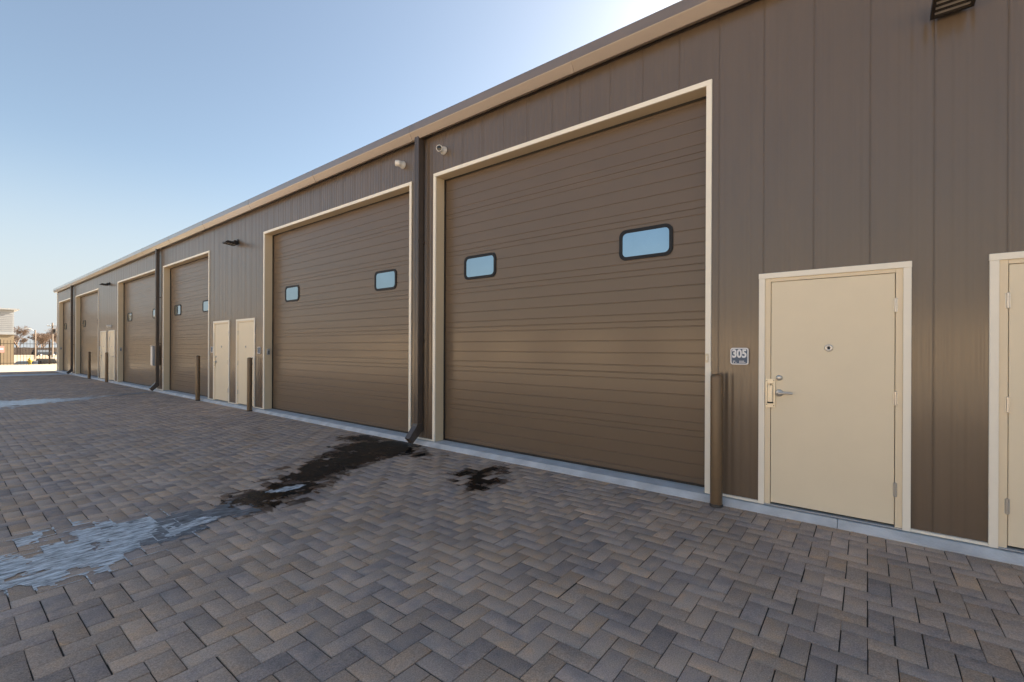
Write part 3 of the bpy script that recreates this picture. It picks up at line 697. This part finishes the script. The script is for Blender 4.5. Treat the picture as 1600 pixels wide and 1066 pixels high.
unit_sign(28.55, 1.42, 0.150, 0.166, "tiny pale unit sign left of the farthest pair of entry doors")

def keypad(y, xx, label):
    o = empty("keypad", (xx, y, 1.385)); m = MB(); m.box(-0.035, 0.035, -0.022, 0.0, -0.075, 0.075, 0.004); m.build("keypad_box", MT['greybox'], o)
    m = MB()
    for a in range(4):
        for b in range(3): m.box(-0.022 + b * .016, -0.011 + b * .016, -0.0245, -0.0225, -0.055 + a * .022, -0.04 + a * .022)
    m.build("keys", MT['blackpl'], o); tag(o, label, "keypad", "grey keypads on the door jambs")
keypad(11.48 - 0.055, 0.10, "grey keypad on the left jamb of the second roll door")
keypad(25.264 - 0.055, 0.10, "grey keypad on the left jamb of the fourth roll door")
keypad(39.586 - 0.055, 0.10, "grey keypad on the left jamb of the farthest roll door")
# small reader on the right trim of the nearest door
o = empty("door_reader", (-0.004, 1.303, 1.40)); m = MB(); m.box(-0.014, 0.0, -0.012, 0.016, -0.045, 0.045, 0.003); m.build("reader_body", MT['cream'], o)
m = MB(); m.box(-0.0165, -0.0145, -0.004, 0.006, -0.02, 0.02, 0.0005); m.build("reader_button", MT['trimwhite'], o)
tag(o, "slim cream reader on the right trim of the nearest roll door", "reader")
# meter cabinet
o = empty("meter_box", (-0.005, 19.655, 0.84)); m = MB(); m.box(-0.17, 0.0, -0.10, 0.11, 0.0, 0.68, 0.006); m.build("cabinet", MT['greybox'], o)
m = MB(); m.box(-0.182, -0.1705, -0.085, 0.095, 0.03, 0.65, 0.003); m.build("cabinet_door", MT['whitepl'], o)
m = MB(); m.box(-0.195, 0.01, -0.115, 0.125, 0.6805, 0.695, 0.003); m.build("cabinet_hood", MT['whitepl'], o)
tag(o, "pale grey meter cabinet left of the second downspout", "utility box")

# ---------------------------------------------------------------- beyond the end of the warehouse
# iron fence at y = 57
def iron_fence(x0, x1, yf, label):
    o = empty("iron_fence", (x0, yf, -0.12)); L_ = x1 - x0
    for z in (0.18, 1.82):
        m = MB(); m.box(0, L_, -0.018, 0.018, z, z + 0.04); m.build("rail", MT['iron'], o)
    m = MB(); x = 0.09
    while x < L_:
        m.box(x, x + 0.022, -0.034, -0.0185, 0.05, 2.12); m.prism([(x, 2.12), (x + .022, 2.12), (x + .011, 2.17)], 'y', -0.034, -0.0185); x += 0.19
    m.build("pickets", MT['iron'], o)
    x = 0.0
    while x <= L_ + .01:
        m = MB(); m.box(x - 0.045, x + 0.045, 0.0185, 0.108, 0, 2.2); m.lathe([(0.065, 2.2), (0.05, 2.24), (0, 2.27)], (x, 0.063, 0), n=4); m.build("post", MT['iron'], o); x += 2.94
    tag(o, label, "fence"); return o
iron_fence(-10.13, 10.45, 57.0, "dark iron picket fence across the end of the yard")
o = empty("gate_sign", (-1.28, 56.92, 1.25)); m = MB(); m.prism([(p, q) for p, q in rrect(0, 0, 0.42, 0.55, 0.03)], 'y', -0.004, 0.004); m.build("sign_plate", MT['pink'], o)
m = MB(); m.box(-0.15, 0.15, -0.008, -0.0045, -0.04, 0.10); m.build("sign_panel", MT['signwhite'], o)
tag(o, "faded pink sign hung on the iron fence at the left edge", "sign")
# tan and white building at left
o = empty("storage_building", (-10.0, 66, -1.7))
def pb(mb, nm, mm): return mb.build(nm, mm, o)
m = MB(); m.box(-20, 9.75, -5.6, 18, 0.0, 4.35); pb(m, "lower_wall", MT['storetan'])
m = MB(); m.box(-20, 9.72, -5.57, 17.9, 4.351, 6.45)
for q in range(12): m.box(-20, 9.745, -5.595, -5.5705, 4.42 + q * 0.168, 4.50 + q * 0.168)
pb(m, "upper_siding", MT['storewhite'])
m = MB(); m.prism([(-5.9, 6.46), (-5.9, 6.58), (18.3, 7.3), (18.3, 6.46)], 'x', -20.3, 10.05); pb(m, "roof", MT['storewhite'])
m = MB(); m.box(-20, 9.85, -5.66, -5.601, 4.25, 4.41); pb(m, "belt_trim", MT['storewhite'])
tag(o, "flat roofed building with tan lower wall and white siding behind the iron fence", "building")

def car(name, body_m, kind, loc, rz, label):
    o = empty(name, loc, rz)
    L_, W_, H_ = (4.7, 1.85, 1.45) if kind == 'sedan' else (4.9, 1.95, 1.80)
    if kind == 'sedan': prof = [(-2.3, .35), (-2.32, .75), (-2.2, .95), (-1.65, 1.02), (-1.0, 1.40), (-0.3, 1.45), (0.5, 1.40), (1.25, 1.0), (2.1, .85), (2.3, .65), (2.32, .35), (1.85, .28), (-1.85, .28)]
    else: prof = [(-2.4, .4), (-2.42, 1.0), (-2.3, 1.65), (-2.1, 1.76), (-1.0, 1.80), (0.3, 1.76), (0.75, 1.62), (1.3, 1.15), (2.25, 1.05), (2.42, .8), (2.42, .4), (1.9, .32), (-1.9, .32)]
    # cross-sections narrowing to the roof
    m = MB(); n = len(prof); vs = []
    for s_ in (-1, 1):
        for (x, z) in prof:
            k = 1.0 if z < 0.95 else 1.0 - 0.22 * (z - 0.95) / 0.6
            vs.append((x, s_ * W_ / 2 * k, z))
    m.add(vs, [(i, (i + 1) % n, n + (i + 1) % n, n + i) for i in range(n)], False)
    # side panels as fans
    for s_, off in ((0, 0), (1, n)):
        c = len(m.v); cx = (0.0, (-1 if s_ == 0 else 1) * W_ / 2, 0.7); m.v.append(cx)
        for i in range(n): m.f.append((off + i, off + (i + 1) % n, c)); m.sm.append(False)
    m.build("body", body_m, o)
    g = MB()
    zb, zt = (1.02, 1.36) if kind == 'sedan' else (1.15, 1.66)
    for s_ in (-1, 1):
        k = lambda z: 1.0 - 0.22 * (z - 0.95) / 0.6
        yb, yt = s_ * (W_ / 2 * k(zb) + .006), s_ * (W_ / 2 * k(zt) + .006)
        xs = (-1.45, -0.95, 0.42, 1.05) if kind == 'sedan' else (-2.15, -2.05, 0.35, 1.05)
        g.add([(xs[0], yb, zb), (xs[3], yb, zb), (xs[2], yt, zt), (xs[1], yt, zt)], [(0, 1, 2, 3)])
    if kind == 'sedan':
        g.add([(1.19, -.78, 1.05), (1.19, .78, 1.05), (.56, .68, 1.39), (.56, -.68, 1.39)], [(0, 1, 2, 3)]); g.add([(-1.62, -.78, 1.06), (-1.62, .78, 1.06), (-1.06, .68, 1.39), (-1.06, -.68, 1.39)], [(0, 1, 2, 3)])
    else:
        g.add([(1.27, -.82, 1.2), (1.27, .82, 1.2), (.80, .70, 1.6), (.80, -.70, 1.6)], [(0, 1, 2, 3)]); g.add([(-2.40, -.82, 1.15), (-2.40, .82, 1.15), (-2.32, .70, 1.6), (-2.32, -.70, 1.6)], [(0, 1, 2, 3)])
    g.build("window", MT['carglass'], o)
    for x in (-1.45, 1.45):
        for s_ in (-1, 1):
            t = MB(); t.tube((x, s_ * (W_ / 2 - .2), .34), (x, s_ * (W_ / 2 + .01), .34), .34, n=20); wo = t.build("wheel", MT['tyre'], o)
            t = MB(); t.tube((x, s_ * (W_ / 2 + .011), .34), (x, s_ * (W_ / 2 + .02), .34), .2, n=16); t.build("rim", MT['galv'], wo)
    for s_ in (-1, 1):
        t = MB(); t.box(2.25, 2.34, s_ * .85, s_ * .55, .62, .75); t.build("headlight", MT['signwhite'], o)
        t = MB(); t.box(-2.36, -2.28, s_ * .85, s_ * .6, .72, .86); t.build("tail_light", MT['lampred'], o)
    tag(o, label, "car", "cars parked beyond the iron fence"); return o
car("parked_car", MT['cargrey'], 'sedan', (2.05, 74.5, -1.56), R(70), "dark grey sedan just behind the iron fence, nearest the tan building")
car("parked_car", MT['carsilver'], 'suv', (4.3, 73.5, -1.56), R(-60), "silver estate car behind the iron fence beside the warehouse corner")
car("parked_suv", MT['carblue'], 'suv', (14.7, 178, -1.12), R(25), "dark blue sport utility car in the far lot before the board fence")
bf = empty("board_fence", (8, 200, -1.05)); m = MB(); rr = random.Random(2)
x = 0
while x < 26: m.box(x, x + .28, -.02, .02, 0, 2.25 + rr.uniform(-.06, .06)); x += .3
m.build("boards", MT['wood'], bf); m = MB()
for z in (.5, 1.8): m.box(0, 26, .021, .1, z, z + .09)
m.build("rail", MT['wood'], bf); tag(bf, "dark board fence along the back of the far parking lot", "fence")
# street lamp and utility pole
o = empty("street_lamp", (4.02, 90, -1.65)); m = MB(); m.tube((0, 0, 0), (0, 0, 5.4), .10, .075, n=12); m.build("pole", MT['pole'], o)
m = MB(); m.tube((0, 0, 5.2), (-.45, -.1, 5.55), .035, n=8); m.tube((-.45, -.1, 5.55), (-.7, -.15, 5.6), .035, n=8); m.build("arm", MT['galv'], o)
m = MB(); m.prism([(-1.15, 5.56), (-.68, 5.54), (-.66, 5.64), (-.8, 5.7), (-1.1, 5.64)], 'y', -.27, -.03); m.build("lamp_head", MT['galv'], o)
tag(o, "brown street lamp with a short arm, behind the iron fence", "street lamp")
o = empty("utility_pole", (9.24, 120, -1.46)); m = MB(); m.tube((0, 0, 0), (0, 0, 7.4), .15, .11, n=12); m.build("pole", MT['pole'], o)
m = MB(); m.box(-.75, .75, -.18, -.115, 6.75, 6.87); m.build("crossarm", MT['pole'], o)
m = MB(); m.tube((.32, 0, 5.55), (.32, 0, 6.25), .2, n=14); m.build("transformer", MT['bronze'], o)
m = MB()
for x in (-.65, -.3, .65): m.tube((x, -.15, 6.87), (x, -.15, 7.02), .035, n=8)
m.build("insulator", MT['whitewall'], o)
tag(o, "utility pole with crossarm and transformer beside the warehouse corner", "utility pole")
# hydrant
o = empty("fire_hydrant", (0.45, 57.45, -0.12)); m = MB()
m.lathe([(.15, 0), (.15, .03), (.10, .04), (.10, .42), (.13, .44), (.13, .47), (.10, .52), (.05, .58), (.03, .63), (0, .64)], (0, 0, 0), n=16); m.build("barrel", MT['yellow'], o)
m = MB(); m.tube((-.19, 0, .33), (.19, 0, .33), .05, n=12); m.tube((0, -.18, .30), (0, 0, .30), .06, n=12); m.build("nozzle", MT['yellow'], o)
tag(o, "yellow hydrant at the foot of the iron fence", "hydrant")

# bare winter trees
def bare_tree(x, y, z, h, seed, label, spread=0.55):
    rr = random.Random(seed); o = empty("bare_tree", (x, y, z)); tr = MB(); cr = MB()
    def grow(p, d, L_, r, lvl):
        steps = 3 if lvl < 4 else 2; q = p.copy(); dd = d.copy()
        for s_ in range(steps):
            dd = (dd + Vector((rr.uniform(-1, 1), rr.uniform(-1, 1), rr.uniform(-.4, .8))) * 0.16).normalized()
            n_ = q + dd * (L_ / steps); r0 = r * (1 - .3 * s_ / steps); r1 = r * (1 - .3 * (s_ + 1) / steps)
            (tr if lvl == 0 else cr).tube(q, n_, r0, r1, n=6 if lvl < 2 else 3, caps=False, smooth=False); q = n_
            if lvl > 0 and lvl < 6 and rr.random() < 0.5:
                side = (dd + Vector((rr.uniform(-1, 1), rr.uniform(-1, 1), rr.uniform(-.3, .8))) * 0.9).normalized(); grow(q, side, L_ * .6, r1 * .6, lvl + 1)
        if lvl < 6:
            for _ in range(3 if lvl < 5 else 2):
                side = (dd + Vector((rr.uniform(-1, 1), rr.uniform(-1, 1), rr.uniform(-.35, .6))) * spread * 1.3).normalized()
                grow(q, side, L_ * rr.uniform(.62, .8), max(r1 * .68, 0.022), lvl + 1)
    grow(Vector((0, 0, 0)), Vector((0, 0, 1)), h * .26, h * .028, 0)
    tr.build("trunk", MT['bark'], o, recalc=False); cr.build("crown", MT['twig'], o, recalc=False)
    tag(o, label, "tree", "bare trees beyond the far lot"); return o
TREES = [(13.3, 222, 11.5, "broad bare tree rising right beside the tan and white building"), (17.0, 214, 9.0, "bare tree directly behind the street lamp"),
         (19.6, 226, 9.0, "low rounded bare tree in the middle of the gap"), (23.6, 232, 11.0, "tall bare tree right behind the utility pole"),
         (27.5, 236, 11.0, "bare tree cut off by the far warehouse corner"), (9.0, 230, 11.5, "bare tree mostly hidden by the white siding building"),
         (15.0, 246, 8.5, "small bare tree in the gap between the two trees left of the street lamp"), (21.8, 250, 8.8, "bare tree set back between the street lamp and the utility pole")]
for i, (x, y, h, l) in enumerate(TREES): bare_tree(x, y, -1.05, h, 31 + i, l)

# the warehouse across the yard, seen only mirrored in the siding and the door windows
o = empty("facing_warehouse", (-34, 14, -0.12))
m = MB(); m.box(-12, 0, -45, 50, 0, 3.6); m.build("wall", MT['tanwall'], o)
m = MB(); m.box(-12.3, 0.3, -45.3, 50.3, 3.61, 3.95); m.build("roof", MT['siding'], o)
for q in range(9):
    m = MB(); m.box(0.001, 0.03, -40 + q * 10, -36 + q * 10, 0.0, 3.2); m.build("overhead_door", MT['doorpanel'], o)
tag(o, "low tan warehouse across the yard facing the brown doors", "building")
